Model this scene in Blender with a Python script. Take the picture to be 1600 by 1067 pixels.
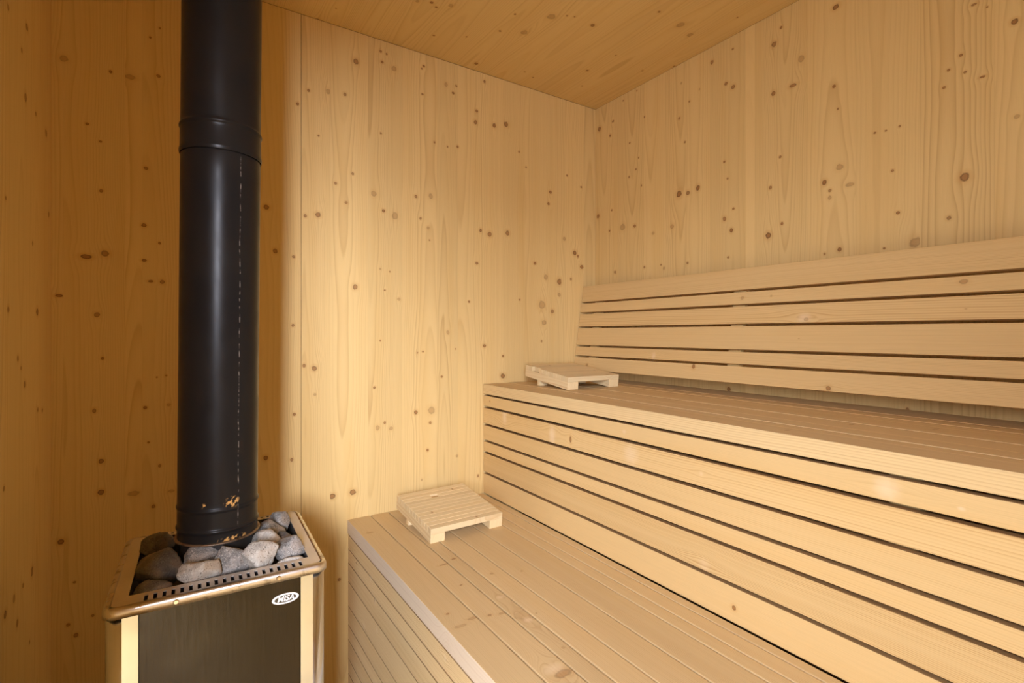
import bpy, bmesh, math, random
from mathutils import Vector, Matrix
C = bpy.context.scene.collection
for o in list(bpy.data.objects): bpy.data.objects.remove(o)
R = math.radians

# ------------------------------------------------------------------ camera
HC = 1.28                                   # eye height above the floor
cam_d = bpy.data.cameras.new('camera'); cam = bpy.data.objects.new('camera', cam_d); C.objects.link(cam)
cam.location = (0, 0, HC)
cam.rotation_euler = (R(90), 0, R(-33.28))
cam_d.sensor_width = 36.0
cam_d.lens = 36.0 * 793 / 1600
cam_d.shift_y = -12.5 / 1600
cam_d.clip_start = 0.01
bpy.context.scene.camera = cam

# ------------------------------------------------------------------ world, lights, exposure
w = bpy.data.worlds.new('sky'); bpy.context.scene.world = w; w.use_nodes = True
bg = w.node_tree.nodes['Background']; nt = w.node_tree
# hazy daylight sky, brighter overhead, dim below the horizon
_tc = nt.nodes.new('ShaderNodeTexCoord'); _sp = nt.nodes.new('ShaderNodeSeparateXYZ'); nt.links.new(_tc.outputs['Generated'], _sp.inputs[0])
_mr = nt.nodes.new('ShaderNodeMapRange'); nt.links.new(_sp.outputs[2], _mr.inputs[0])
_mr.inputs[1].default_value = 0.3; _mr.inputs[2].default_value = 0.6; _mr.inputs[3].default_value = 0.25; _mr.inputs[4].default_value = 8.4
bg.inputs[0].default_value = (1, 1, 1, 1); nt.links.new(_mr.outputs[0], bg.inputs[1])

def area(name, loc, target, sx, sy, energy, color, spread=180):
    l = bpy.data.lights.new(name, 'AREA'); l.shape = 'RECTANGLE'; l.size = sx; l.size_y = sy
    l.energy = energy; l.color = color; l.spread = R(spread)
    o = bpy.data.objects.new(name, l); C.objects.link(o); o.location = loc
    o.rotation_euler = (Vector(target) - Vector(loc)).to_track_quat('-Z', 'Y').to_euler()
    return o
# daylight enters through the open doorway in the left wall, beside the camera
DAY = (0.96, 0.98, 1.12)
area('daylight_low_left', (-1.14, -3.25, 2.15), (0.4, 1.82, 1.15), 0.62, 1.0, 92, DAY, 90)
area('daylight_high_left', (-1.75, -2.8, 2.65), (0.6, 1.3, 0.75), 1.3, 0.9, 128, DAY, 120)
area('daylight_side', (-2.7, -2.6, 2.05), (1.3, 1.1, 1.15), 1.7, 0.9, 44, DAY, 120)
area('daylight_low_fill', (-2.0, -3.0, 1.2), (0.6, 1.3, 0.75), 1.4, 0.7, 52, DAY, 120)  # added fill lamp, lifts the low bench front and lower wall
_p = bpy.data.lights.new('doorway_portal', 'AREA'); _p.shape = 'RECTANGLE'; _p.size = 1.07; _p.size_y = 2.06; _p.cycles.is_portal = True
_po = bpy.data.objects.new('doorway_portal', _p); C.objects.link(_po); _po.location = (-0.41, -0.72, 1.03); _po.rotation_euler = (R(90), 0, R(-90))

vs = bpy.context.scene.view_settings
vs.view_transform = 'Standard'; vs.look = 'None'; vs.exposure = 0.0; vs.gamma = 1.0; vs.use_curve_mapping = False
cy = bpy.context.scene.cycles
cy.max_bounces = 12; cy.diffuse_bounces = 8; cy.glossy_bounces = 6; cy.caustics_reflective = False; cy.caustics_refractive = False
cy.sample_clamp_indirect = 6

# ------------------------------------------------------------------ helpers
def tag(o, label=None, cat=None, group=None, kind=None):
    if label: o['label'] = label
    if cat: o['category'] = cat
    if group: o['group'] = group
    if kind: o['kind'] = kind
    return o

def link(name, me, mat=None, parent=None, loc=(0, 0, 0)):
    o = bpy.data.objects.new(name, me); C.objects.link(o)
    if mat: me.materials.append(mat)
    o.parent = parent; o.location = loc
    return o

def empty(name, loc=(0, 0, 0), rz=0):
    o = bpy.data.objects.new(name, None); C.objects.link(o); o.location = loc; o.rotation_euler = (0, 0, rz)
    o.empty_display_size = 0.05
    return o

def bm_box(bm, x0, x1, y0, y1, z0, z1):
    v = [bm.verts.new(p) for p in ((x0,y0,z0),(x1,y0,z0),(x1,y1,z0),(x0,y1,z0),(x0,y0,z1),(x1,y0,z1),(x1,y1,z1),(x0,y1,z1))]
    for f in ((3,2,1,0),(4,5,6,7),(0,1,5,4),(1,2,6,5),(2,3,7,6),(3,0,4,7)):
        bm.faces.new([v[i] for i in f])

def to_mesh(bm, name, smooth=False):
    bmesh.ops.recalc_face_normals(bm, faces=bm.faces)
    me = bpy.data.meshes.new(name); bm.to_mesh(me); bm.free()
    if smooth:
        for p in me.polygons: p.use_smooth = True
    return me

def board(name, x0, x1, y0, y1, z0, z1, mat, parent=None, bevel=0.0, origin=None):
    """a board as one mesh, its origin at its centre (parent space)"""
    c = Vector(((x0+x1)/2, (y0+y1)/2, (z0+z1)/2)) if origin is None else Vector(origin)
    bm = bmesh.new(); bm_box(bm, x0-c.x, x1-c.x, y0-c.y, y1-c.y, z0-c.z, z1-c.z)
    if bevel:
        bmesh.ops.bevel(bm, geom=list(bm.edges), offset=bevel, segments=2, profile=0.6, affect='EDGES')
    return link(name, to_mesh(bm, name), mat, parent, c)

# ------------------------------------------------------------------ materials
class NT:
    def __init__(s, nt): s.t = nt; s.n = nt.nodes; s.l = nt.links
    def sock(s, x, inp):
        if hasattr(x, 'is_output'): s.l.new(x, inp)
        elif x is not None: inp.default_value = x
    def m(s, op, a, b=None, c=None, clamp=False):
        n = s.n.new('ShaderNodeMath'); n.operation = op; n.use_clamp = clamp
        for i, x in enumerate((a, b, c)):
            if x is not None: s.sock(x, n.inputs[i])
        return n.outputs[0]
    def comb(s, x, y, z):
        n = s.n.new('ShaderNodeCombineXYZ')
        for i, q in enumerate((x, y, z)): s.sock(q, n.inputs[i])
        return n.outputs[0]
    def noise(s, vec, scale=1.0, detail=2.0, rough=0.5):
        n = s.n.new('ShaderNodeTexNoise'); s.sock(vec, n.inputs['Vector'])
        n.inputs['Scale'].default_value = scale; n.inputs['Detail'].default_value = detail; n.inputs['Roughness'].default_value = rough
        return n.outputs['Fac']
    def smooth(s, x, a, b, lo=0.0, hi=1.0):
        n = s.n.new('ShaderNodeMapRange'); n.interpolation_type = 'SMOOTHSTEP'
        s.sock(x, n.inputs[0]); n.inputs[1].default_value = a; n.inputs[2].default_value = b
        n.inputs[3].default_value = lo; n.inputs[4].default_value = hi
        return n.outputs[0]
    def mix(s, f, a, b, mode='MIX'):
        n = s.n.new('ShaderNodeMix'); n.data_type = 'RGBA'; n.blend_type = mode
        s.sock(f, n.inputs[0])
        for x, k in ((a, 6), (b, 7)):
            if hasattr(x, 'is_output'): s.l.new(x, n.inputs[k])
            else: n.inputs[k].default_value = tuple(x)[:3] + (1,)
        return n.outputs[2]

def new_mat(name):
    m = bpy.data.materials.new(name); m.use_nodes = True
    return m, NT(m.node_tree), m.node_tree.nodes['Principled BSDF']

# one reusable group pair: how the growth rings part around a knot, and how the knot itself is coloured
def make_groups():
    g = bpy.data.node_groups.new('knot_warp', 'ShaderNodeTree')
    for nm in ('W', 'A', 'KX', 'KY', 'RX', 'RY', 'In'):
        g.interface.new_socket(nm, in_out='INPUT', socket_type='NodeSocketFloat')
    g.interface.new_socket('Out', in_out='OUTPUT', socket_type='NodeSocketFloat')
    t = NT(g); gi = g.nodes.new('NodeGroupInput').outputs; go = g.nodes.new('NodeGroupOutput').inputs
    dx = t.m('DIVIDE', t.m('SUBTRACT', gi['W'], gi['KX']), gi['RX'])
    dy = t.m('DIVIDE', t.m('SUBTRACT', gi['A'], gi['KY']), gi['RY'])
    q = t.m('ADD', t.m('MULTIPLY', t.m('MULTIPLY', dx, dx), 0.16), t.m('MULTIPLY', t.m('MULTIPLY', dy, dy), 0.035))
    e = t.m('EXPONENT', t.m('MULTIPLY', q, -1.0))
    t.l.new(t.m('SUBTRACT', gi['In'], t.m('MULTIPLY', t.m('MULTIPLY', dx, e), t.m('MULTIPLY', gi['RX'], 0.85))), go['Out'])
    p = bpy.data.node_groups.new('knot_paint', 'ShaderNodeTree')
    for nm in ('W', 'A', 'KX', 'KY', 'RX', 'RY', 'Tone', 'Jit'):
        p.interface.new_socket(nm, in_out='INPUT', socket_type='NodeSocketFloat')
    p.interface.new_socket('In', in_out='INPUT', socket_type='NodeSocketColor')
    p.interface.new_socket('Out', in_out='OUTPUT', socket_type='NodeSocketColor')
    t = NT(p); gi = p.nodes.new('NodeGroupInput').outputs; go = p.nodes.new('NodeGroupOutput').inputs
    dx = t.m('DIVIDE', t.m('SUBTRACT', gi['W'], gi['KX']), gi['RX'])
    dy = t.m('DIVIDE', t.m('SUBTRACT', gi['A'], gi['KY']), gi['RY'])
    r = t.m('ADD', t.m('SQRT', t.m('ADD', t.m('MULTIPLY', dx, dx), t.m('MULTIPLY', dy, dy))), gi['Jit'])
    halo = t.m('MULTIPLY', t.smooth(r, 2.3, 0.9), t.m('MULTIPLY', t.m('MAXIMUM', gi['Tone'], 0.0), 0.30))
    c1 = t.mix(halo, gi['In'], (0.50, 0.235, 0.055))
    core = t.m('MULTIPLY', t.smooth(r, 1.05, 0.72), t.m('MULTIPLY', t.m('MAXIMUM', gi['Tone'], 0.0), 0.88))
    rim = t.m('MULTIPLY', t.smooth(r, 0.45, 0.8), 1.0)
    kc = t.mix(rim, (0.29, 0.13, 0.038), (0.095, 0.034, 0.010))
    c2 = t.mix(core, c1, kc)
    pale = t.m('MULTIPLY', t.smooth(r, 1.9, 0.0), t.m('MULTIPLY', t.m('MAXIMUM', t.m('MULTIPLY', gi['Tone'], -1.0), 0.0), 0.55))
    c3 = t.mix(pale, c2, (0.86, 0.72, 0.50))
    t.l.new(c3, go['Out'])
    return g, p
G_WARP, G_PAINT = make_groups()

BASE = (0.70, 0.518, 0.226); LATE = (0.47, 0.285, 0.10)
def wood(name, axes, knots=(), tint=1.0, ring=0.0045, pith=(0.0, -0.09), slope=0.012, contrast=0.45, seed=0.0, base=BASE, late=LATE, rough=0.55, wave=0.006, spec=0.3, hue=0.0, drift=0.022, top_tone=None):
    """axes: 'along across depth' letters in object space; knots: (across, along, radius, aspect, tone) in object space"""
    m, t, b = new_mat(name)
    tc = t.n.new('ShaderNodeTexCoord'); sp = t.n.new('ShaderNodeSeparateXYZ'); t.l.new(tc.outputs['Object'], sp.inputs[0])
    A, W, D = (sp.outputs['XYZ'.index(ch)] for ch in axes)
    sv = t.comb(t.m('MULTIPLY', A, 1.6), t.m('ADD', t.m('MULTIPLY', W, 9.0), seed), seed * 1.7)
    low = t.noise(sv, 1.0, 2.0)
    ww = t.m('ADD', W, t.m('MULTIPLY', t.m('SUBTRACT', low, 0.5), wave * 4))
    for k in knots:
        if k[4] < 0 and k[2] > 0.02: continue
        n = t.n.new('ShaderNodeGroup'); n.node_tree = G_WARP
        for nm, v in (('W', W), ('A', A), ('KX', k[0]), ('KY', k[1]), ('RX', k[2]*k[3]), ('RY', k[2]), ('In', ww)): t.sock(v, n.inputs[nm])
        ww = n.outputs[0]
    dw = t.m('SUBTRACT', ww, pith[0])
    dd = t.m('ADD', t.m('SUBTRACT', D, pith[1]), t.m('ADD', t.m('MULTIPLY', A, slope), t.m('MULTIPLY', t.m('SUBTRACT', t.noise(t.comb(t.m('MULTIPLY', A, 1.3), seed, 3.1), 1.0, 1.0), 0.5), drift)))
    rr = t.m('SQRT', t.m('ADD', t.m('MULTIPLY', dw, dw), t.m('MULTIPLY', dd, dd)))
    ph = t.m('DIVIDE', rr, ring)
    f = t.m('FRACT', ph)
    late_band = t.m('MULTIPLY', t.m('POWER', f, 3.0), t.smooth(f, 1.0, 0.86))
    # some rings darker than others
    ringvar = t.noise(t.comb(t.m('FLOOR', ph), seed, 0.0), 0.73, 0.0)
    fac = t.m('MULTIPLY', t.m('MULTIPLY', late_band, contrast * 1.6), t.smooth(ringvar, 0.3, 0.7, 0.35, 1.25), clamp=True)
    col = t.mix(fac, base, late)
    fib = t.noise(t.comb(t.m('MULTIPLY', A, 14.0), t.m('MULTIPLY', W, 900.0), t.m('MULTIPLY', D, 900.0)), 1.0, 2.0)
    big = t.noise(t.comb(t.m('MULTIPLY', A, 1.1), t.m('ADD', t.m('MULTIPLY', W, 14.0), seed * 3.3), 0.0), 1.0, 2.0)
    col = t.mix(t.smooth(big, 0.45, 0.75, 0.0, 0.30), col, tuple(q * z for q, z in zip(base, (0.93, 0.83, 0.66))))
    val = t.m('ADD', t.m('MULTIPLY', t.m('SUBTRACT', fib, 0.5), 0.16), tint)
    hs = t.n.new('ShaderNodeHueSaturation'); t.l.new(col, hs.inputs['Color']); t.l.new(val, hs.inputs['Value']); hs.inputs['Saturation'].default_value = 1.0 + hue
    col = hs.outputs[0]
    if top_tone: col = t.mix(t.smooth(sp.outputs['XYZ'.index(top_tone[0])], top_tone[1]-.0010, top_tone[1]-.0002), col, t.mix(1.0, col, top_tone[2], 'MULTIPLY'))  # tone multiplied onto the top face only
    jit = t.m('MULTIPLY', t.m('SUBTRACT', t.noise(t.comb(t.m('MULTIPLY', A, 90.0), t.m('MULTIPLY', W, 90.0), seed), 1.0, 2.0), 0.5), 0.7)
    for k in knots:
        n = t.n.new('ShaderNodeGroup'); n.node_tree = G_PAINT
        for nm, v in (('W', W), ('A', A), ('KX', k[0]), ('KY', k[1]), ('RX', k[2]*k[3]), ('RY', k[2]), ('Tone', k[4]), ('Jit', jit), ('In', col)): t.sock(v, n.inputs[nm])
        col = n.outputs[0]
    t.l.new(col, b.inputs['Base Color'])
    b.inputs['Roughness'].default_value = rough; b.inputs['Specular IOR Level'].default_value = spec
    bp = t.n.new('ShaderNodeBump'); bp.inputs['Strength'].default_value = 0.12; bp.inputs['Distance'].default_value = 0.0006
    t.l.new(t.m('ADD', t.m('MULTIPLY', late_band, -0.5), fib), bp.inputs['Height']); t.l.new(bp.outputs[0], b.inputs['Normal'])
    return m

def local_knots(knots, lo, hi, c_across, c_along, margin=0.006, flip=False, scale=0.85, along=None):
    """pick the knots (across, along, r mm, aspect, tone) of one board and bring them to its own coordinates"""
    out = []
    for x, y, r, a, tn in knots:
        p, q = (y, x) if flip else (x, y)
        if lo - margin < p < hi + margin and (along is None or along[0] < q < along[1]):
            if a == 1.9: r /= 1.75
            out.append((p - c_across, q - c_along, max(r * 0.001 * scale, 0.0022), (1/a if flip else a), tn))
    return out

# knots of the real boards: (across, along, radius in mm, aspect, tone)
KA = [(0.528,2.251,13.2,0.88,0.82),(0.619,2.315,6.2,0.94,0.83),(0.641,2.312,5.5,0.82,0.88),(0.624,2.277,6.2,1.12,0.96),(0.67,2.266,12.5,1.07,0.45),(0.368,2.106,6.8,0.88,0.91),(0.433,2.119,11.6,0.9,0.45),(0.49,2.124,8.3,0.86,0.82),(0.333,2.052,6.8,0.88,0.99),(0.788,2.31,5.7,1.09,0.96),(0.78,2.298,4.6,1.08,0.84),(0.883,2.264,10.6,0.91,0.45),(0.928,2.271,5.4,1.02,0.95),(0.914,2.239,6.2,1.1,0.98),(1.058,2.324,7.8,0.83,0.92),(1.022,2.194,7.7,1.04,0.9),(1.016,2.145,11.0,0.86,0.89),(1.105,2.152,11.3,0.83,0.99),(1.165,2.171,12.9,1.1,0.91),(0.401,1.959,4.6,0.91,0.98),(0.619,2.015,4.4,1.0,0.98),(0.783,2.2,5.2,1.1,0.9),(0.833,2.026,5.2,0.94,0.92),(0.889,2.02,4.8,0.95,0.83),(0.934,2.029,6.7,0.91,0.96),(0.517,1.849,6.7,0.82,0.81),(0.457,1.805,6.6,1.02,0.86),(0.593,1.79,12.2,0.99,0.45),(0.756,1.803,7.7,0.96,0.87),(0.494,1.743,5.9,1.15,0.84),(0.775,1.722,6.4,0.94,0.84),(0.806,1.689,7.8,1.02,0.45),(0.358,1.679,7.3,0.9,0.87),(0.399,1.688,10.4,1.06,0.86),(0.629,1.732,7.4,1.0,0.98),(0.673,1.719,17.5,0.84,0.45),(0.817,1.814,13.0,0.82,0.45),(1.04,1.705,8.9,0.88,0.95),(1.083,1.694,12.6,1.02,0.85),(1.172,1.709,12.9,0.92,0.84),(1.268,2.007,5.3,0.96,0.81),(1.402,1.918,9.1,1.04,0.98),(1.391,1.865,7.6,1.13,0.95),(1.231,2.067,5.2,1.14,0.8),(1.483,1.716,12.4,0.9,0.45),(1.316,1.591,8.3,1.14,0.96),(1.499,2.01,5.6,0.94,0.99),(1.584,1.97,6.3,1.02,0.96),(1.377,1.533,15.1,0.9,0.45),(1.453,1.517,16.9,0.87,0.89),(1.453,1.458,12.3,0.85,0.45),(1.355,1.409,24.0,0.93,0.45),(1.366,1.329,15.0,1.14,0.45),(1.413,1.381,12.2,0.92,0.8),(1.522,1.533,7.8,0.82,0.83),(1.022,1.569,7.7,1.07,0.87),(0.526,1.447,12.0,0.9,0.82),(0.688,1.409,7.5,1.14,0.45),(0.617,1.517,4.9,0.95,0.45),(0.617,1.254,4.4,0.87,0.81),(0.354,1.172,7.3,0.82,0.83),(0.387,1.162,10.3,1.04,0.83),(0.319,1.308,6.7,0.81,0.9),(0.323,1.01,6.7,0.89,1.0),(0.315,0.859,6.7,0.84,0.91),(0.321,1.537,5.6,1.07,0.88),(0.238,1.692,9.8,1.15,0.9),(0.264,1.551,9.9,0.88,0.88),(0.891,1.285,10.6,0.81,0.45),(0.925,1.219,4.0,0.95,0.85),(0.756,0.98,8.5,1.11,0.97),(0.82,0.982,18.3,0.97,0.45),(0.607,0.936,12.3,0.81,0.45),(0.658,0.929,10.0,0.89,0.45),(0.634,0.952,6.2,0.88,0.84),(0.804,0.83,6.5,0.88,0.97),(1.028,0.696,6.9,0.85,0.81),(0.446,0.714,11.7,1.12,0.91),(0.517,0.716,11.9,1.15,0.88),(1.058,1.23,8.4,1.12,0.93),(1.149,1.101,12.8,1.08,0.95),(1.352,1.246,6.0,0.97,0.82),(1.149,1.185,7.1,0.87,0.97),(1.545,1.656,12.5,1.11,0.98),(1.564,1.643,7.9,0.92,0.93),(1.588,1.594,11.1,1.08,0.93),(0.864,1.111,5.3,1.09,0.91),(0.595,1.084,5.6,1.03,0.94),(0.78,0.719,5.2,0.89,0.45),(0.389,1.072,5.7,1.12,0.45),(0.815,0.935,6.5,1.13,0.81),(0.785,1.211,4.1,1.14,0.99),(0.762,1.207,4.1,1.03,0.81),(0.812,1.642,4.2,1.11,0.83),(0.634,1.44,4.0,1.14,0.93),(0.653,1.51,4.0,0.82,0.83),(0.931,0.79,6.7,1.02,0.45),(0.986,1.41,6.0,1.0,0.95),(1.234,1.427,5.2,1.12,0.84),(-0.161,2.02,5.7,0.8,0.98),(-0.118,2.017,15.4,1.9,0.45),(-0.05,2.038,5.9,1.11,0.82),(-0.212,1.861,4.7,1.08,0.96),(-0.183,1.818,3.8,1.11,0.91),(-0.08,1.762,5.9,1.11,0.84),(-0.182,1.68,5.6,1.04,0.87),(-0.085,1.595,6.8,1.11,0.95),(-0.07,2.146,3.9,0.97,0.91),(-0.047,2.18,4.0,0.81,0.81),(-0.261,2.027,11.0,1.01,0.45),(-0.214,1.493,13.9,1.9,0.97),(-0.173,1.505,11.3,1.01,0.83),(-0.271,1.383,9.1,1.9,0.95),(-0.191,1.333,8.4,0.98,0.8),(-0.084,1.493,7.8,1.9,0.97),(-0.048,1.547,4.9,0.83,0.91),(-0.069,1.433,7.9,1.9,0.96),(-0.041,1.433,7.9,0.91,0.85),(-0.179,1.211,4.7,0.97,0.99),(-0.197,1.065,7.5,0.83,0.82),(-0.082,1.065,5.9,1.02,0.98),(-0.025,1.069,6.0,0.98,0.45),(-0.074,0.963,3.9,0.95,0.97),(-0.054,1.152,3.0,1.07,0.81),(-0.031,1.156,3.0,1.11,0.84),(-0.182,0.923,8.5,0.91,0.97),(-0.183,0.836,9.4,0.95,0.96),(-0.109,0.82,15.5,1.9,0.45),(-0.019,0.812,10.0,1.9,0.45),(-0.047,0.891,5.9,0.86,0.83),(-0.062,0.774,6.9,0.97,0.87),(-0.267,0.716,9.1,0.99,0.98),(-0.239,0.599,4.6,1.05,0.8),(-0.236,0.453,7.4,0.91,0.91),(-0.252,0.487,5.5,0.97,0.94),(-0.2,0.496,4.7,0.97,0.82),(0.236,0.876,9.8,0.89,0.97),(0.47,0.418,7.1,0.92,0.95)]
KB = [(1.702,2.259,6.8,1.15,0.93),(1.793,2.253,12.8,1.04,0.92),(1.72,2.199,7.8,0.91,0.98),(1.598,2.127,5.4,0.96,0.98),(1.556,2.342,4.4,0.91,0.97),(1.638,2.33,4.5,1.08,0.92),(1.321,2.278,5.4,0.95,0.45),(1.237,2.22,5.2,0.85,0.45),(1.283,2.191,4.5,1.07,0.87),(1.331,2.141,6.7,1.03,0.83),(1.182,2.3,10.1,0.83,0.83),(1.096,2.309,4.9,1.08,0.84),(1.123,2.195,7.4,1.12,0.87),(1.094,2.171,9.7,1.0,0.87),(0.944,2.254,11.3,1.02,0.82),(0.92,2.298,5.6,0.94,0.99),(0.946,2.089,10.2,0.86,0.93),(0.881,2.089,13.2,1.9,0.86),(0.855,2.165,15.1,0.81,0.45),(1.513,2.212,5.2,0.81,0.99),(0.752,2.276,10.2,1.09,0.96),(0.757,2.036,6.2,1.08,0.99),(0.746,1.963,4.1,0.86,0.92),(0.588,1.856,4.1,0.97,0.91),(0.648,1.858,3.9,1.13,0.95),(0.621,1.855,3.4,1.14,0.82),(0.456,1.993,4.8,1.03,0.94),(0.481,1.966,4.4,1.06,0.92),(0.448,1.946,4.3,1.09,0.86),(0.49,1.924,4.4,1.12,0.88),(0.414,1.92,6.7,1.9,0.98),(0.43,2.109,6.8,1.9,0.86),(0.405,2.089,3.3,0.88,0.87),(0.356,2.028,8.1,1.02,1.0),(0.352,1.799,6.4,1.11,0.45),(1.546,2.046,5.3,0.94,0.88),(1.562,2.0,5.3,1.09,0.86),(1.602,1.976,6.6,0.94,0.8),(1.53,1.921,5.8,0.86,0.91),(1.304,2.038,5.3,1.04,0.92),(1.332,1.839,16.1,0.93,0.99),(1.29,1.833,10.6,1.02,0.83),(1.243,1.842,13.0,0.82,0.99),(1.13,1.911,4.9,1.15,0.98),(1.117,1.846,4.9,1.01,0.86),(1.13,1.701,11.1,0.83,0.85),(1.102,1.654,9.7,0.88,0.99),(1.094,1.731,5.3,1.11,0.96),(0.957,1.774,8.0,0.85,0.85),(0.964,1.613,13.7,0.9,0.99),(0.917,1.646,6.7,0.86,0.96),(0.923,1.868,5.6,1.04,0.91),(1.115,1.558,4.9,1.14,0.85),(1.292,1.558,6.1,0.98,0.83),(1.513,1.566,7.2,0.83,0.81),(1.689,1.562,9.3,0.91,0.82),(1.408,1.55,8.3,0.82,0.45),(1.423,1.566,4.2,1.15,0.86),(1.569,1.753,8.9,1.11,0.94),(1.642,1.76,18.2,1.06,0.45),(1.465,1.704,8.5,1.03,0.45),(1.367,1.715,10.9,1.13,0.45),(1.725,1.758,5.6,1.11,0.94),(1.71,1.851,5.6,1.0,0.94),(1.801,1.84,11.2,1.05,0.91),(0.741,1.785,12.2,0.98,0.45),(0.785,1.749,10.4,0.85,0.97),(0.769,1.72,6.2,0.97,0.81),(0.769,1.699,8.3,0.86,0.45),(0.713,1.725,14.0,1.9,0.45),(0.605,1.737,5.3,0.89,0.88),(0.592,1.617,6.0,1.04,0.97),(0.448,1.679,13.7,0.91,0.88),(0.48,1.581,7.0,0.95,0.81),(0.552,1.529,16.5,1.11,0.45),(0.742,1.535,9.2,0.81,0.99),(0.784,1.527,5.2,0.85,0.83),(0.625,1.522,3.8,1.1,0.96),(0.57,1.072,5.5,0.88,0.91),(1.112,1.077,9.8,0.97,0.94)]
KC = [(0.646,1.544,8.7,0.86,0.45),(0.688,1.525,6.6,1.09,1.0),(0.71,1.538,5.5,1.05,0.98),(0.746,1.504,11.0,1.13,0.45),(0.948,1.426,5.0,0.93,0.97),(0.956,1.535,6.0,1.09,0.92),(0.873,1.631,4.9,0.84,0.92),(0.77,1.689,4.9,1.12,0.86),(0.992,1.771,9.4,1.03,0.98),(0.975,1.834,8.2,1.01,0.81),(1.059,1.369,18.3,1.02,0.45),(1.033,1.494,16.8,0.89,0.45),(1.1,1.336,4.1,1.1,0.93),(1.125,1.326,4.1,0.91,0.98),(1.209,1.328,9.4,1.02,0.87),(1.399,1.569,6.9,1.09,0.98),(1.191,1.719,4.4,1.11,0.98),(1.246,1.737,4.5,1.03,0.94),(1.467,1.679,4.4,1.01,0.91),(1.344,1.151,5.6,1.15,0.87),(1.464,1.157,18.8,0.83,0.45),(1.544,1.178,14.6,1.05,0.45),(1.415,1.423,3.9,0.97,0.91),(1.589,1.446,5.5,1.01,0.85),(1.668,1.351,5.4,0.87,0.81),(1.592,1.025,3.4,1.07,0.98),(0.435,1.726,3.3,1.04,0.82),(0.4,1.825,9.2,1.14,0.97)]
KD = [(1.41,1.937,8.1,0.98,0.8),(1.56,1.972,10.6,1.1,0.92),(1.515,1.899,7.3,1.02,0.8),(1.548,1.809,12.0,1.06,0.81),(1.758,1.798,12.2,0.97,0.83),(1.645,1.807,6.5,0.93,0.98),(1.392,1.549,5.3,1.06,0.96),(1.789,1.594,8.9,0.9,0.88),(1.614,1.492,6.3,1.01,0.81),(1.41,1.329,8.1,0.94,0.99),(1.659,1.333,11.4,1.06,0.97),(1.483,1.227,8.6,0.9,0.94),(1.542,1.167,9.0,1.08,0.94),(1.509,1.205,5.8,0.95,0.83),(1.379,0.976,6.6,0.81,0.98),(1.714,1.087,6.8,1.13,0.86),(1.665,1.095,6.5,1.06,0.88),(1.388,0.725,10.6,1.02,0.97),(1.478,0.665,10.0,0.91,0.92),(1.607,0.724,14.1,0.89,0.9),(1.453,0.728,11.2,0.81,0.85),(1.526,0.725,7.4,0.9,0.98),(1.583,0.571,6.2,0.85,0.95)]
KU = [(1.751,1.061,7.7,1,0.9),(1.16,1.065,7.8,1,0.4),(1.766,1.006,3.9,1,0.9),(1.025,1.002,5.4,1,-0.5),(0.389,1.003,15.9,1,-0.8),(0.286,0.998,4.1,1.5,-0.7),(1.655,0.961,12.4,0.5,-0.9),(1.357,0.937,12.9,0.5,-0.9),(1.0,0.943,21.4,1,-0.6),(1.26,0.939,5.1,0.5,0.9),(0.686,0.658,5.8,1,0.9),(0.764,0.725,12.3,1,-0.4),(0.772,0.942,4.6,1,-0.4)]
KR = [(0.998,1.399,6.4,1,0.4),(0.424,1.405,9.2,1.4,0.5),(0.791,1.326,15.3,1.2,-0.8),(0.785,1.322,7.6,1.3,0.4),(0.418,1.339,3.0,6,0.9),(0.802,1.265,2.9,5,0.8),(1.727,1.138,8.7,1.2,0.6),(1.163,1.162,6.9,0.8,0.95),(0.709,1.125,7.3,1,0.8),(0.899,1.4,4.1,1,0.3),(1.35,1.192,7.5,0.6,-0.6)]
KL = [(0.717,1.194,5.3,1,0.4),(0.527,1.079,3.8,1.2,0.7),(0.571,1.031,5.9,3,0.35),(0.53,1.018,5.8,3,0.3),(0.607,1.02,4.5,1.2,0.6),(0.636,1.011,4.5,2.5,0.4),(0.671,1.075,6.4,1.5,-0.6),(0.671,0.956,8.8,1,-0.8),(0.622,0.767,11.2,2,0.5),(0.615,0.788,11.3,1.5,-0.7),(0.673,0.83,4.0,1,0.3),(0.63,1.315,3.6,4,0.6),(0.671,1.333,3.7,2,0.8),(0.617,1.183,2.5,1.5,0.8),(0.528,1.66,6.3,2,0.35),(0.794,1.161,3.5,1,0.5),(0.703,0.967,2.3,1,0.5),(0.677,0.977,21.0,1.5,0.15)]
KN = [(1.303,1.046,6.0,1,0.5),(1.29,0.546,4.4,2,0.4),(1.383,0.419,4.2,4,0.3),(1.097,0.59,4.1,2,0.4),(1.048,0.286,1.5,1,0.7),(1.615,1.187,4.7,1,0.3)]
KF = [(1.566,0.516,6.0,0.6,-0.9),(1.523,0.463,5.8,0.6,-0.9),(1.632,0.332,8.3,0.6,-0.9),(1.505,0.386,5.8,0.6,-0.9),(1.036,0.551,4.3,0.6,-0.9),(1.717,0.507,4.3,1,0.5),(1.529,0.464,4.9,1,0.4)]


rng = random.Random(11)
def rp(): return (rng.uniform(-0.05, 0.05), -rng.uniform(0.03, 0.16))

# ------------------------------------------------------------------ the room
XL, XR, YB, YF, ZT = -0.287, 1.6746, 1.82, -1.45, HC + 1.077
DY0, DY1, DZ = -1.25, -0.19, HC + 0.78          # the open doorway in the left wall, beside the camera
plain, _t, _b = new_mat('backing_wood'); _b.inputs['Base Color'].default_value = (0.30, 0.19, 0.09, 1); _b.inputs['Roughness'].default_value = 0.8

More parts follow.
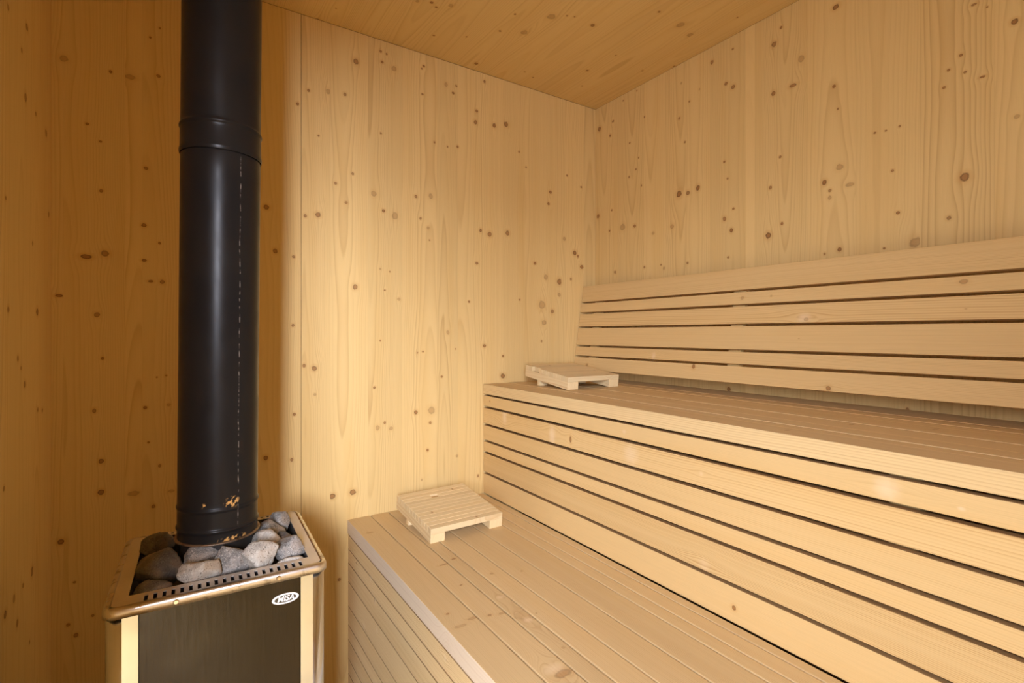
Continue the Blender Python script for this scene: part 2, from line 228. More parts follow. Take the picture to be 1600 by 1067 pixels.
floor = board('floor', XL-0.1, XR+0.1, YF-0.1, YB+0.1, -0.08, -0.022, plain); tag(floor, kind='structure')
n = 14
for i in range(n):
    x0 = XL + (XR-XL)*i/n; x1 = XL + (XR-XL)*(i+1)/n - 0.004
    board('floor_board', x0, x1, YF, YB, -0.022, 0.0, wood('floor_wood', 'YXZ', tint=rng.uniform(.8, .92), seed=rng.uniform(0, 50), pith=rp()), floor, origin=None)
# parenting keeps local coordinates relative to the slab centre
def fix(parent):
    c = parent.location.copy()
    for ch in parent.children: ch.location = ch.location - c
fix(floor)

# back wall (faces the door), lamellas of a glued spruce panel with one true panel joint
wall_back = board('wall_back', XL-0.12, XR+0.12, YB+0.02, YB+0.12, -0.08, ZT+0.12, plain); tag(wall_back, kind='structure')
xs = [XL, -0.262, -0.129, -0.089, 0.06, 0.20, 0.345, 0.439, 0.572, 0.700, 0.844, 0.935, 1.037, 1.150, 1.261, 1.380, 1.491, 1.600, XR]
tints = [.98, .97, 1.0, .96, 1.0, .98, 1.03, 1.02, .97, 1.01, .955, 1.0, 1.02, .985, 1.0, .99, 1.02, .96]
for i in range(len(xs)-1):
    x0, x1 = xs[i], xs[i+1]
    g = 0.0013 if abs(x1 - 0.345) < 1e-6 else 0.00006
    cx, cz = (x0+x1)/2, ZT/2
    ks = local_knots(KA, x0, x1, cx, cz)
    mt = wood('spruce_panel', 'ZXY', ks, tint=tints[i], seed=rng.uniform(0, 60), ring=rng.uniform(.0028, .0048), pith=(rng.uniform(-.09, .09), rng.uniform(.03, .2)), slope=rng.uniform(-.012, .012), contrast=rng.uniform(.26, .46), rough=.6)
    board('lamella', x0+g, x1-g, YB, YB+0.02, 0, ZT-0.0012, mt, wall_back)
fix(wall_back)

wall_right = board('wall_right', XR+0.02, XR+0.12, YF-0.12, YB+0.02, -0.08, ZT+0.12, plain); tag(wall_right, kind='structure')
ys = [YB, 1.673, 1.516, 1.399, 1.300, 1.191, 1.047, 1.013, 0.835, 0.698, 0.542, 0.391, 0.24, 0.06, -0.13, -0.33, -0.55, -0.78, -1.0, -1.22, YF]
tints = [1.0, .98, 1.02, 1.0, 1.01, .95, 1.03, .965, 1.0, .985, 0.96, .99, 1.0, .98, 1.02, 1.0, .98, 1.01, 1.0, .99]
for i in range(len(ys)-1):
    y1, y0 = ys[i], ys[i+1]
    cy_, cz = (y0+y1)/2, ZT/2
    ks = local_knots(KB, y0, y1, cy_, cz)
    coarse = i in (10,)
    mt = wood('spruce_panel', 'ZYX', ks, tint=tints[i], seed=rng.uniform(0, 60), ring=.0085 if coarse else rng.uniform(.0028, .0048), pith=(0.02 if coarse else rng.uniform(-.03, .03), .035 if coarse else rng.uniform(.05, .14)), slope=rng.uniform(-.02, .02), contrast=.62 if coarse else rng.uniform(.22, .42), rough=.6)
    board('lamella', XR, XR+0.02, y0+0.00006, y1-0.00006, 0, ZT-0.0008, mt, wall_right)
fix(wall_right)

wall_left = board('wall_left', XL-0.12, XL-0.02, DY1, YB+0.02, -0.08, ZT+0.12, plain); tag(wall_left, kind='structure')
board('lintel', XL-0.12, XL-0.02, DY0, DY1, DZ, ZT+0.12, plain, wall_left)
board('end_wall', XL-0.12, XL-0.02, YF-0.12, DY0, -0.08, ZT+0.12, plain, wall_left)
ys = [YB, 1.70, 1.56, 1.42, 1.28, 1.13, 0.98, 0.83, 0.67, 0.51, 0.34, 0.16, 0.0, DY1, -0.37, -0.56, -0.73, -0.90, -1.07, DY0, YF]
for i in range(len(ys)-1):
    y1, y0 = ys[i], ys[i+1]
    ks = local_knots(KD, y0, y1, (y0+y1)/2, ZT/2)
    zlo = DZ if y1 <= DY1 and y0 >= DY0 else 0
    mt = wood('spruce_panel', 'ZYX', ks, tint=rng.uniform(.96, 1.02), seed=rng.uniform(0, 60), ring=rng.uniform(.003, .005), pith=(rng.uniform(-.03, .03), -rng.uniform(.05, .14)), slope=rng.uniform(-.02, .02), contrast=rng.uniform(.22, .4), rough=.6)
    board('lamella', XL-0.02, XL, y0+0.00006, y1-0.00006, zlo, ZT-0.0008, mt, wall_left)
fix(wall_left)

ceiling = board('ceiling', XL-0.12, XR+0.12, YF-0.12, YB+0.12, ZT+0.02, ZT+0.12, plain); tag(ceiling, kind='structure')
xs = [XL, -0.14, 0.02, 0.17, 0.345, 0.48, 0.629, 0.740, 0.858, 1.037, 1.16, 1.285, 1.42, 1.55, XR]
for i in range(len(xs)-1):
    x0, x1 = xs[i], xs[i+1]
    ks = local_knots(KC, x0, x1, (x0+x1)/2, (YF+YB)/2)
    mt = wood('spruce_panel', 'YXZ', ks, tint=rng.uniform(.97, 1.02), seed=rng.uniform(0, 60), ring=rng.uniform(.0032, .0055), pith=(rng.uniform(-.03, .03), rng.uniform(.05, .14)), slope=rng.uniform(-.02, .02), contrast=rng.uniform(.24, .42), rough=.6)
    board('lamella', x0+0.00006, x1-0.00006, YF, YB, ZT, ZT+0.02, mt, ceiling)
fix(ceiling)

# wall behind the camera
wall_front = board('wall_front', XL-0.02, XR+0.02, YF-0.12, YF, -0.08, ZT+0.02, wood('spruce_panel', 'ZXY', tint=.98, pith=(0.0, .1))); tag(wall_front, kind='structure')
gm, _t, _b = new_mat('ground_gravel'); _t.l.new(_t.mix(_t.noise(None, 60, 3), (.25, .24, .22), (.5, .48, .45)), _b.inputs['Base Color']); _b.inputs['Roughness'].default_value = .9
ground = board('ground', -14, 14, -14, 14, -0.22, -0.081, gm); tag(ground, kind='structure')

# ------------------------------------------------------------------ benches
BB = (0.68, 0.492, 0.228); BL = (0.50, 0.30, 0.11)
SB = (0.625, 0.468, 0.245); SLT = (0.46, 0.28, 0.13)       # worn seat boards: browner
def straight(): return (rng.choice((-1, 1)) * rng.uniform(.10, .25), rng.uniform(-.10, .10))

def front_board(parent, name, xf, z0, z1, knots, tint=1.0, thick=0.021, y1=YB-0.002, y0=-1.42, contrast=None, ring=None, base=BB, pith=None, slope=.0, bevel=.0018):
    cyy, cz = (y0+y1)/2, (z0+z1)/2
    ks = local_knots(knots, z0, z1, cz, cyy, margin=0.002, flip=True, scale=1.0)
    mt = wood('bench_wood', 'YZX', ks, tint=tint, seed=rng.uniform(0, 60), ring=ring or rng.uniform(.0026, .0042), pith=pith or straight(), slope=slope, contrast=(contrast if contrast is not None else rng.uniform(.25, .5))*1.5, base=base, late=BL, rough=.5, wave=.004, top_tone=('Z', (z1-z0)/2, (.50, .44, .42)))  # top edge darker than the face
    return board(name, xf, xf+thick, y0, y1, z0, z1, mt, parent, bevel=bevel)

def seat_slat(parent, x0, x1, zt, knots, tint=1.0, top_tone=None, thick=0.028, y0=-1.42, y1=YB-0.002, base=SB, z0=None, contrast=.42):
    cx, cyy = (x0+x1)/2, (y0+y1)/2
    ks = local_knots(knots, x0, x1, cx, cyy, margin=0.002, scale=1.0)
    mt = wood('seat_wood', 'YXZ', ks, tint=tint, seed=rng.uniform(0, 60), ring=rng.uniform(.003, .005), pith=straight(), contrast=contrast, base=base, late=SLT, rough=.55, wave=.004, top_tone=top_tone)
    return board('seat_slat', x0, x1, y0, y1, zt-thick if z0 is None else z0, zt, mt, parent, bevel=0.0022)

bearer_m = wood('bearer_wood', 'XYZ', tint=.85)

# lower bench
ZLo = HC - 0.658; XLo = 0.498
lower = empty('sauna_bench', (XLo, 0, 0))
tag(lower, 'low wooden sauna bench, the lower step with the broad seat beside the stove', 'bench')
gaps = [XLo, .5795, .6455, .6890, .7550, .8400, .9300, .9710, 1.0190, 1.0505]
tn = [.97, 1.0, .95, 1.03, .99, .96, 1.0, 1.02, .98]
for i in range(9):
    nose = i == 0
    o = seat_slat(lower, gaps[i]+(0 if nose else .0019), gaps[i+1]-.0019, ZLo, KL, tint=tn[i], z0=ZLo-.0475 if nose else None, base=(.80, .68, .50) if nose else SB, top_tone=('Z', .0475/2+.0000, tuple(a/b for a, b in zip(SB, (.80, .68, .50)))) if nose else None, contrast=.15 if nose else .42)  # nosing: pale base puts the brightly lit front face into the colour
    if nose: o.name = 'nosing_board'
zf = [-.7095, -.7597, -.8087, -.8747, -.9609, -1.0274, -1.0793, -1.1458, -1.1978, -1.2765]
tn = [1.03, 1.05, .98, 1.02, 1.0, 1.04, .98, 1.0, 1.0]
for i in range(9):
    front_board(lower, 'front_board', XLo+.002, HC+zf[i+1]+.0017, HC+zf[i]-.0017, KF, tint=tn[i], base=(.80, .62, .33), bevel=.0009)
for y in (-1.2, 0.35, 1.65):
    board('bearer', XLo+.03, 1.05, y, y+.045, ZLo-.12, ZLo-.0285, bearer_m, lower)
    board('post', XLo+.024, XLo+.07, y, y+.045, 0, ZLo-.12, bearer_m, lower)
    board('post', 1.0, 1.045, y, y+.045, 0, ZLo-.12, bearer_m, lower)
for ch in lower.children: ch.location.x -= XLo

# upper bench
ZU = HC - 0.2085; XU = 1.0512
upper = empty('sauna_bench', (XU, 0, 0))
tag(upper, 'high wooden sauna bench, the upper tier under the slatted backrest', 'bench')
gaps = [XU, 1.128, 1.169, 1.231, 1.322, 1.412, 1.470, 1.535, 1.602, 1.672]
tn = [.98, 1.0, .97, .99, .96, 1.0, .97, .99, .97]
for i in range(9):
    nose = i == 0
    o = seat_slat(upper, gaps[i]+(0 if nose else .0013), gaps[i+1]-.0013, ZU - (0, .0008, 0, .0006, 0, .0008, .0004, 0, .0006)[i], KN, tint=tn[i], z0=ZU-.0395 if nose else None, base=(.72, .55, .28) if nose else SB, top_tone=('Z', .0395/2, tuple(a/b for a, b in zip(SB, (.72, .55, .28)))) if nose else None)  # nosing front paler than its top: light on it is in the colour
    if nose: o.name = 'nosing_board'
zf = [-.2508, -.3018, -.3730, -.4400, -.4870, -.5720, -.6605]
tn = [.99, 1.03, 1.0, 1.02, .96, 1.0]
cs = [.12, .5, .3, .25, .55, .1]
for i in range(6):
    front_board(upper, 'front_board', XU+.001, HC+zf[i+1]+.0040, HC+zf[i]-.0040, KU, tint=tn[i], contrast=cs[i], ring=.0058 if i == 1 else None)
for y in (-1.2, 0.35, 1.65):
    board('bearer', XU+.03, XR-.005, y, y+.045, ZU-.12, ZU-.029, bearer_m, upper)
    board('post', XU+.024, XU+.07, y, y+.045, 0, ZU-.12, bearer_m, upper)
    board('post', XR-.06, XR-.015, y, y+.045, 0, ZU-.12, bearer_m, upper)
for ch in upper.children: ch.location.x -= XU

# backrest, leaning back against the wall
P0 = Vector((1.534, 0, HC-.1635)); P1 = Vector((1.594, 0, HC+.2205))
L = (P1-P0).length; tilt = math.atan2(P1.x-P0.x, P1.z-P0.z)
back = empty('bench_backrest', P0); back.rotation_euler = (0, tilt, 0)
tag(back, 'leaning slatted wooden backrest of six long boards above the upper bench', 'backrest')
zb = [-.1635, -.1046, -.0567, .0286, .0944, .1430, .2205]
sb = [(z + .1635) / (P1.z-P0.z) * L for z in zb]
tn = [1.01, 1.0, .985, 1.01, .98, .955]
cs = [.3, .35, .25, .5, .2, .35]
for i in range(6):
    z0, z1 = sb[i] + (.0042 if i else 0), sb[i+1] - (.0042 if i < 5 else 0)
    y0, y1 = -1.42, YB-.004
    kk = [(a, (b-HC+.1635)/(P1.z-P0.z)*L, r, s_, tt) for a, b, r, s_, tt in KR]
    ks = local_knots(kk, z0, z1, (z0+z1)/2, (y0+y1)/2, margin=.001, flip=True, scale=1.0)
    mt = wood('backrest_wood', 'YZX', ks, tint=tn[i], seed=rng.uniform(0, 60), ring=.0062 if i == 3 else rng.uniform(.0026, .004), pith=straight(), contrast=cs[i]*1.6, base=BB, late=BL, rough=.5, wave=.004)
    board('backrest_board', 0, .021, y0, y1, z0, z1, mt, back, bevel=.0018)
for y in (1.70, 1.00, 0.10, -1.1):
    board('batten', .0212, .040, y, y+.045, .01, L-.01, bearer_m, back, bevel=.001)

# ------------------------------------------------------------------ slatted headrests
HB = (0.72, 0.585, 0.34); HL = (0.55, 0.36, 0.16)
def headrest(loc, rz, width, label, missing=(), hole=None):
    root = empty('sauna_headrest', loc, rz); tag(root, label, 'headrest', 'slatted wooden headrests')
    L_, rise, foot_y = 0.285, 0.114, 0.182           # rise: tan of the deck's tilt
    th = math.atan(rise)
    def place(o):                                     # tilt about the front lower edge
        o.matrix_basis = Matrix.Rotation(th, 4, 'X') @ o.matrix_basis
    rt, dt = .0285, .0188
    for x0 in (0.0, width-.05):
        o = board('runner', x0, x0+.05, 0, L_, 0, rt, wood('headrest_wood', 'YXZ', seed=rng.uniform(0, 60), base=HB, late=HL, pith=straight(), tint=1.02, contrast=.5), root, bevel=.0012); place(o)
        hz = math.sin(th)*foot_y
        board('foot', x0+.004, x0+.040, foot_y, foot_y+.018, 0, hz+.001, wood('headrest_wood', 'XYZ', seed=3.0, base=HB, late=HL, tint=1.05), root, bevel=.0008)
    n = 12; p = L_/n
    for i in range(n):
        xa, xb = 0.0, width
        if i in missing: xa = .014
        segs = [(xa, xb)]
        if hole and i == hole[0]: segs = [(xa, hole[1]), (hole[2], xb)]
        for a, b_ in segs:
            t_ = rng.uniform(.88, 1.05) * (.93 if i in missing else 1)
            mt = wood('headrest_wood', 'XYZ', seed=rng.uniform(0, 60), base=HB, late=HL, pith=straight(), tint=t_, contrast=rng.uniform(.2, .5), ring=.004,
                      knots=[(0.0, rng.uniform(-.09, .09), .0035, 1.6, .7)] if i in (0, 4, 10) else ())
            o = board('slat', a, b_, i*p+.0005, (i+1)*p-.0005, rt, rt+dt, mt, root, bevel=.0014); place(o)
    if hole:
        o = board('filler_block', hole[1]-.01, hole[2]+.01, hole[0]*p+.0005, (hole[0]+1)*p-.0005, rt-.004, rt+dt-.007, wood('headrest_wood', 'XYZ', base=(.5, .31, .13), seed=2.0), root); place(o)
    return root
headrest((.657, 1.4665, ZLo), R(1.0), .267, 'small slatted wooden headrest standing on the lower bench', hole=(9, .105, .135))
headrest((1.194, 1.4480, ZU+.0002), R(-1.5), .252, 'small slatted wooden headrest standing on the upper bench by the corner', missing=(8, 9))

# ------------------------------------------------------------------ stove
def metal(name, col, rough, brushed=None, metallic=1.0, dirt=0.0, streak=0.0):
    m, t, b = new_mat(name)
    tc = t.n.new('ShaderNodeTexCoord').outputs['Object']
    base = t.mix(t.smooth(t.noise(tc, 9, 4), .4, .7, 0, .5), col, tuple(c_*.82 for c_ in col))
    if dirt: base = t.mix(t.smooth(t.noise(tc, 38, 5, .65), .50, .66, 0, dirt), base, (.10, .06, .03))
    t.l.new(base, b.inputs['Base Color'])
    b.inputs['Metallic'].default_value = metallic
    t.l.new(t.smooth(t.noise(tc, 14, 3), .3, .7, rough*.8, rough*1.25), b.inputs['Roughness'])
    mp = t.n.new('ShaderNodeMapping'); t.l.new(tc, mp.inputs[0]); mp.inputs['Scale'].default_value = brushed or (1, 1, 1)
    bp = t.n.new('ShaderNodeBump'); bp.inputs['Strength'].default_value = .25 if brushed else .05; bp.inputs['Distance'].default_value = streak or .0004
    t.l.new(t.noise(mp.outputs[0], 8, 2), bp.inputs['Height']); t.l.new(bp.outputs[0], b.inputs['Normal'])
    return m
steel_top = metal('brushed_steel', (.74, .70, .64), .36, (60, 4, 4), metallic=.6)
steel_post = metal('polished_steel', (.66, .70, .78), .17)
steel_lip = metal('stained_steel', (.72, .70, .68), .30, dirt=.6)
black_panel = metal('dark_coated_steel', (.052, .048, .046), .20, (16, 1, 2.2), streak=.0012)
dark_iron = metal('dark_iron', (.05, .047, .045), .5, metallic=.7)
grey_iron = metal('grey_iron', (.20, .20, .20), .45, metallic=.8)
screw_m = metal('screw_steel', (.8, .78, .75), .2)

ZS = HC - 0.4545
stove = empty('sauna_stove', (.0757, 1.2270, 0), R(-1.7))
tag(stove, 'square stainless steel sauna stove with dark front panel, filled with grey stones', 'stove')

def arc(cx_, cy_, r, a0, a1, n):
    return [(cx_ + r*math.cos(R(a0+(a1-a0)*i/n)), cy_ + r*math.sin(R(a0+(a1-a0)*i/n))) for i in range(n+1)]
def rrect(h, r, n=6):
    return (arc(h-r, -h+r, r, -90, 0, n) + arc(h-r, h-r, r, 0, 90, n) + arc(-h+r, h-r, r, 90, 180, n) + arc(-h+r, -h+r, r, 180, 270, n))

# top frame: rolled lip around the outside, a flat rim, and two rows of slots (front and back)
bm = bmesh.new()
HO = .178
prof = [(0.0, -.0165), (0.0, -.0065)] + [(.0065 - .0065*math.cos(R(a)), -.0065 + .0065*math.sin(R(a))) for a in (22, 45, 67, 90)] + [(.0115, 0.0)]
rings = [[bm.verts.new((x, y, ZS+z)) for x, y in rrect(HO-d, max(.021-d, .002))] for d, z in prof]
for a_, b_ in zip(rings, rings[1:]):
    for i in range(len(a_)):
        j = (i+1) % len(a_)
        bm.faces.new((a_[i], a_[j], b_[j], b_[i]))
top_frame = link('top_frame', to_mesh(bm, 'top_frame', True), steel_lip, stove)
so = top_frame.modifiers.new('sheet', 'SOLIDIFY'); so.thickness = .0012; so.offset = -1
# flat rim
bm = bmesh.new()
def flat(x0, x1, y0, y1, t=.0014): bm_box(bm, x0, x1, y0, y1, ZS-t, ZS)
q = HO-.0112
IX0, IX1, IY0, IY1 = -.145, .148, -.132, .150
flat(-q, IX0, -q, q); flat(IX1, q, -q, q)
SX = [-.1185 + .01308*k for k in range(20)]
for ya, yb, yi, yo in ((-.1655, -.1435, IY0, -q), (.1565, .1665, IY1, q)):
    lo, hi = min(yi, yo), max(yi, yo)
    flat(IX0, IX1, lo, min(ya, yb)); flat(IX0, IX1, max(ya, yb), hi)
    prev = IX0
    for s_ in SX:
        flat(prev, s_-.0028, min(ya, yb), max(ya, yb)); prev = s_+.0028
    flat(prev, IX1, min(ya, yb), max(ya, yb))
link('slotted_rim', to_mesh(bm, 'slotted_rim'), steel_top, stove)
# collar down into the stone well
bm = bmesh.new()
for a in ((IX0-.0012, IX0, IY0, IY1), (IX1, IX1+.0012, IY0, IY1), (IX0, IX1, IY0-.0012, IY0), (IX0, IX1, IY1, IY1+.0012)):
    bm_box(bm, *a, ZS-.05, ZS-.0014)
link('stone_well', to_mesh(bm, 'stone_well'), grey_iron, stove)
bm = bmesh.new(); bm_box(bm, -.163, .163, -.163, .163, ZS-.056, ZS-.0505)
link('stone_grate', to_mesh(bm, 'stone_grate'), dark_iron, stove)

def prism(name, pts, z0, z1, mat, parent, smooth=False):
    bm = bmesh.new()
    a_ = [bm.verts.new((x, y, z0)) for x, y in pts]; b_ = [bm.verts.new((x, y, z1)) for x, y in pts]
    bm.faces.new(a_[::-1]); bm.faces.new(b_)
    for i in range(len(pts)):
        j = (i+1) % len(pts); f = bm.faces.new((a_[i], a_[j], b_[j], b_[i])); f.smooth = smooth and (Vector(pts[i]) - Vector(pts[j])).length < .009
    bmesh.ops.recalc_face_normals(bm, faces=bm.faces)
    me = bpy.data.meshes.new(name); bm.to_mesh(me); bm.free()
    return link(name, me, mat, parent)
def post(sx, sy):
    pts = [(-.128, -.160), (-.128, -.1705), (-.150, -.1725)] + [(-.152 - .0225*math.sin(R(a)), -.150 - .0225*math.cos(R(a))) for a in range(6, 91, 12)] + [(-.1745, -.128), (-.160, -.128), (-.160, -.160)]
    pts = [(x*-sx, y*-sy) for x, y in pts]
    if sx*sy < 0: pts = pts[::-1]
    return prism('corner_post', pts, .03, ZS-.0125, steel_post, stove, True)
for sx in (-1, 1):
    for sy in (-1, 1): post(sx, sy)
board('front_panel', -.1275, .1275, -.1670, -.1640, .05, ZS-.008, black_panel, stove, bevel=.0006)
board('side_panel', -.1700, -.1670, -.1275, .1275, .05, ZS-.012, steel_post, stove, bevel=.0006)
board('side_panel', .1670, .1700, -.1275, .1275, .05, ZS-.012, steel_post, stove, bevel=.0006)
board('back_panel', -.1275, .1275, .1640, .1670, .05, ZS-.012, steel_post, stove, bevel=.0006)
board('base_plate', -.165, .165, -.165, .165, .03, .045, dark_iron, stove, bevel=.002)
for sx in (-1, 1):
    for sy in (-1, 1):
        board('foot', sx*.14-.015, sx*.14+.015, sy*.14-.015, sy*.14+.015, 0, .03, dark_iron, stove, bevel=.003)

def cyl(bm, r0, r1, z0, z1, n=24, M=None):
    a_ = [bm.verts.new((r0*math.cos(2*math.pi*i/n), r0*math.sin(2*math.pi*i/n), z0)) for i in range(n)]
    b_ = [bm.verts.new((r1*math.cos(2*math.pi*i/n), r1*math.sin(2*math.pi*i/n), z1)) for i in range(n)]
    bm.faces.new(a_[::-1]); bm.faces.new(b_)
    for i in range(n): bm.faces.new((a_[i], a_[(i+1) % n], b_[(i+1) % n], b_[i]))
    if M is not None: bmesh.ops.transform(bm, matrix=M, verts=a_+b_)
# two rivets in the front lip, a third low screw on the panel
for x, z in ((-.0745, -.0092), (.0880, -.0092)):
    bm = bmesh.new(); cyl(bm, .0046, .0032, 0, .0018, 20); cyl(bm, .0018, .0018, .0018, .0021, 6)
    o = link('lip_rivet', to_mesh(bm, 'lip_rivet'), screw_m, stove, (x, -HO-.0001, ZS+z)); o.rotation_euler = (R(90), 0, 0)

# oval badge with its lettering
white_m, t_, b_ = new_mat('badge_white'); b_.inputs['Base Color'].default_value = (.93, .92, .90, 1); b_.inputs['Roughness'].default_value = .12; b_.inputs['Metallic'].default_value = 0
badge_dark, t_, b_ = new_mat('badge_dark'); b_.inputs['Base Color'].default_value = (.05, .045, .03, 1); b_.inputs['Roughness'].default_value = .3
def ellipse(name, a, b, d, mat, parent, loc):
    pts = [(a*math.cos(2*math.pi*i/48), b*math.sin(2*math.pi*i/48)) for i in range(48)]
    o = prism(name, pts, 0, d, mat, parent, False); o.location = loc; o.rotation_euler = (R(90), 0, 0); return o
badge = ellipse('badge', .0238, .0098, .0009, white_m, stove, (.1010, -.1671, ZS-.0555))
inner = ellipse('badge_field', .0196, .0070, .0003, badge_dark, badge, (0, 0, .0009)); inner.rotation_euler = (0, 0, 0)
cu = bpy.data.curves.new('lettering', 'FONT'); cu.body = 'MISA'; cu.size = .0142; cu.shear = .25; cu.offset = .0002; cu.extrude = .0002
cu.align_x = 'CENTER'; cu.align_y = 'CENTER'; cu.space_character = .96
to = bpy.data.objects.new('lettering', cu); C.objects.link(to)
dg = bpy.context.evaluated_depsgraph_get(); me = bpy.data.meshes.new_from_object(to.evaluated_get(dg)); bpy.data.objects.remove(to)
for v in me.vertices: v.co.x *= 1.02
lt = link('lettering', me, None, badge, (0, 0, .0014)); me.materials.clear(); me.materials.append(white_m)

# ------------------------------------------------------------------ flue pipe
m, t, b = new_mat('black_pipe_enamel')
tc = t.n.new('ShaderNodeTexCoord').outputs['Object']; sp = t.n.new('ShaderNodeSeparateXYZ'); t.l.new(tc, sp.inputs[0])
col = t.mix(t.smooth(t.noise(tc, 6, 4), .4, .75, 0, .4), (.012, .012, .013), (.022, .019, .016))
# worn, rusty scrapes near the foot of the pipe
ang = t.m('ARCTAN2', sp.outputs[0], t.m('MULTIPLY', sp.outputs[1], -1.0))
def blob(a0, z0, ra, rz, th, sc=130):
    d = t.m('SQRT', t.m('ADD', t.m('POWER', t.m('DIVIDE', t.m('SUBTRACT', ang, a0), ra), 2.0), t.m('POWER', t.m('DIVIDE', t.m('SUBTRACT', sp.outputs[2], z0), rz), 2.0)))
    nz = t.noise(t.comb(t.m('MULTIPLY', ang, 9.0), t.m('ADD', t.m('MULTIPLY', sp.outputs[2], sc), t.m('MULTIPLY', ang, -7.0)), 0.0), 1.0, 3.0)
    return t.m('MULTIPLY', t.smooth(d, 1.0, .4), t.smooth(nz, th, th+.05))
wear = blob(.27, .078, .24, .014, .50)
wear = t.m('MAXIMUM', wear, blob(.30, .004, .5, .006, .50))
wear = t.m('MAXIMUM', wear, blob(-.42, .076, .12, .006, .55))
col = t.mix(wear, col, (.62, .36, .12))
# thin vertical drip of dried lime
drip = t.m('MULTIPLY', t.smooth(t.m('ABSOLUTE', t.m('ADD', t.m('SUBTRACT', ang, .42), t.m('MULTIPLY', t.m('SUBTRACT', t.noise(t.comb(0.0, 0.0, sp.outputs[2]), 14, 3), .5), .10))), .016, .004), t.smooth(t.noise(t.comb(0.0, 0.0, sp.outputs[2]), 70, 3), .46, .62))
drip = t.m('MULTIPLY', drip, t.m('MULTIPLY', t.smooth(sp.outputs[2], .79, .77), t.smooth(sp.outputs[2], .0, .05)))
col = t.mix(t.m('MULTIPLY', drip, .55), col, (.45, .42, .38))
t.l.new(col, b.inputs['Base Color']); b.inputs['Roughness'].default_value = .30; b.inputs['Specular IOR Level'].default_value = .17
t.l.new(t.m('ADD', t.m('MULTIPLY', wear, .2), t.smooth(t.noise(tc, 25, 3), .3, .7, .28, .36)), b.inputs['Roughness'])
pipe_m = m
ring_m = metal('worn_ring', (.26, .20, .14), .42, dirt=.9, metallic=.8)

ZP = HC - .4200
def lathe(name, prof, mat, parent, n=96, loc=(0, 0, 0)):
    bm = bmesh.new(); rings = [[bm.verts.new((r*math.cos(2*math.pi*i/n), r*math.sin(2*math.pi*i/n), z)) for i in range(n)] for r, z in prof]
    for a_, b_ in zip(rings, rings[1:]):
        for i in range(n):
            j = (i+1) % n; bm.faces.new((a_[i], a_[j], b_[j], b_[i]))
    return link(name, to_mesh(bm, name, True), mat, parent, loc)
def bead(z, r, h, w_):
    return [(r + h*(math.cos(math.pi*k/4)+1)/2, z + w_*k/4) for k in range(-4, 5)]
pipe = empty('flue_pipe', (.0705, 1.2480, ZP)); pipe.rotation_euler = (R(0.15), R(.42), 0)
tag(pipe, 'round black metal flue pipe rising from the stove to the ceiling', 'pipe')
r0 = .0745
top = ZT - ZP - .002
lathe('lower_section', [(r0, .001), (r0, .012)] + bead(.022, r0, .0024, .006) + [(r0, .034), (r0, .052)] + bead(.064, r0, .0020, .006) + [(r0, .078)] + [(r0, z) for z in (.2, .4, .6, .75)] + [(r0, .788), (r0-.0006, .7905)], pipe_m, pipe)
lathe('upper_section', [(r0+.0014, .791), (r0+.0026, .796), (r0+.0026, .799), (r0+.0012, .805), (r0+.0010, .836)] + bead(.848, r0+.0008, .0022, .0065) + [(r0+.0004, .858), (r0+.0002, .91), (r0+.0002, top)], pipe_m, pipe)
lathe('base_ring', [(r0-.001, .001), (r0+.0045, .0005), (r0+.0052, -.001), (r0+.0045, -.003), (r0+.001, -.0035), (r0-.004, -.003)], ring_m, pipe)
lathe('inner_stub', [(r0-.006, .0), (r0-.006, -.060)], dark_iron, pipe)

# ------------------------------------------------------------------ stones
def stone_mat(name, dark, light, speck, brown=0.0):
    m, t, b = new_mat(name)
    tc = t.n.new('ShaderNodeTexCoord').outputs['Object']
    col = t.mix(t.smooth(t.noise(tc, 28, 4), .35, .65), dark, light)
    col = t.mix(t.smooth(t.noise(tc, 330, 3, .7), .52, .62, 0, speck), col, (.62, .60, .54))
    col = t.mix(t.smooth(t.noise(tc, 420, 2), .60, .66, 0, .8), col, (.03, .03, .03))
    if brown: col = t.mix(t.smooth(t.noise(tc, 34, 3), .46, .62, 0, brown), col, (.30, .17, .07))
    t.l.new(col, b.inputs['Base Color']); b.inputs['Roughness'].default_value = .68
    bp = t.n.new('ShaderNodeBump'); bp.inputs['Strength'].default_value = .7; bp.inputs['Distance'].default_value = .0022
    t.l.new(t.m('ADD', t.noise(tc, 110, 5, .65), t.m('MULTIPLY', t.noise(tc, 40, 2), 1.4)), bp.inputs['Height']); t.l.new(bp.outputs[0], b.inputs['Normal'])
    return m
SM = {'dark': stone_mat('dark_stone', (.085, .078, .068), (.165, .150, .128), .12, .25),
      'grey': stone_mat('grey_stone', (.17, .165, .155), (.33, .315, .295), .5, .18),
      'pale': stone_mat('pale_stone', (.36, .34, .30), (.56, .53, .46), .7, .30)}
def rock(seed, rx, ry, rz):
    r = random.Random(seed); bm = bmesh.new(); bmesh.ops.create_icosphere(bm, subdivisions=4, radius=1.0)
    pl = []
    for _ in range(15):
        v = Vector((r.gauss(0, 1), r.gauss(0, 1), r.gauss(0, 1))).normalized(); pl.append((v, r.uniform(.62, .98)))
    from mathutils import noise as N
    for v in bm.verts:
        d = v.co.normalized()
        acc = [h / max(d.dot(nn), .12) for nn, h in pl]
        s_ = min(acc); s2 = sorted(acc)[1]
        k = s_ - .02*math.exp(-(s2-s_)*14)                     # slightly worn edges
        k = min(k, 1.15) * (1 + .07*N.noise(d*2.3 + Vector((seed, 0, 0))) + .05*N.noise(d*5.5 + Vector((0, seed, 0))) + .028*N.noise(d*13))
        v.co = Vector((d.x*k*rx, d.y*k*ry, d.z*k*rz))
    return to_mesh(bm, 'sauna_stone', True)
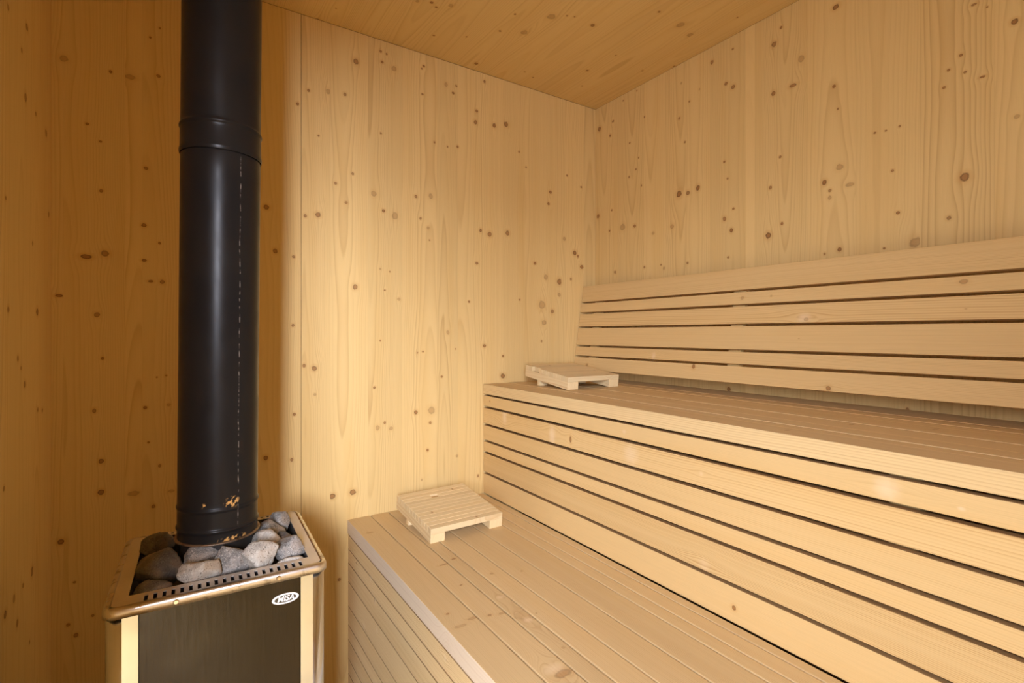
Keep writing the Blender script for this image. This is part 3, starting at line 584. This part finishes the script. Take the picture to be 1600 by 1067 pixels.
# x, y, z above the rim, half sizes, tone, turn, tilt, label
ST = [
 (-.0365, 1.315, .006, .034, .036, .024, 'dark', 10, (8, -6), 'dark brown-grey stone in the far left corner of the stove top'),
 (-.0360, 1.205, .000, .038, .042, .032, 'dark', 40, (20, -12), 'biggest dark stone, at the left side of the stove top'),
 (-.0400, 1.125, -.016, .034, .024, .022, 'dark', 5, (0, 5), 'flat dark brown stone low in the near left corner of the stove top'),
 (.0340, 1.185, .008, .036, .022, .022, 'grey', -8, (-8, 14), 'flat slab-like grey stone leaning behind the pale front left stone'),
 (.0320, 1.122, .002, .033, .024, .031, 'pale', 15, (-10, 0), 'pale rounded stone at the front rim left of the middle'),
 (.0900, 1.150, .002, .032, .030, .036, 'grey', 30, (0, 8), 'pointed grey stone with brown top in the middle of the front row'),
 (.1360, 1.128, .004, .035, .025, .032, 'pale', -20, (-14, 0), 'largest pale speckled stone at the front rim right of the middle'),
 (.1540, 1.208, .002, .034, .030, .025, 'pale', 25, (6, -10), 'pale grey stone just right of the pipe behind the speckled one'),
 (.1950, 1.150, .000, .031, .033, .030, 'grey', 12, (-8, -14), 'angular dark grey stone by the right rim of the stove top'),
 (.1900, 1.104, -.018, .030, .016, .018, 'pale', 5, (0, 0), 'small pale stone low in the near right corner of the stove top'),
 (.1760, 1.280, .000, .034, .036, .028, 'grey', 50, (8, 6), 'grey stone behind and right of the pipe'),
 (.2010, 1.325, .006, .022, .032, .028, 'grey', 0, (0, 16), 'grey stone in the far right corner of the stove top'),
 (.1990, 1.235, -.006, .018, .022, .018, 'dark', 0, (0, 0), 'smallest stone, brownish, wedged at the right rim behind the angular one'),
 (.0640, 1.190, -.024, .020, .018, .016, 'dark', 0, (0, 0), 'small dark stone low in the gap just in front of the pipe'),
 (.1120, 1.185, -.022, .022, .020, .018, 'dark', 60, (0, 0), 'dark stone low between the pipe and the pale stones'),
]
for i, (x, y, dz, a, b, c_, tn_, rz, tl, lab) in enumerate(ST):
    o = link('sauna_stone', rock(i*7+3, a, b, c_), SM[tn_])
    o.location = (x, y, ZS + dz); o.rotation_euler = (R(tl[0]), R(tl[1]), R(rz))
    tag(o, lab, 'stone', 'stones heaped on the stove')
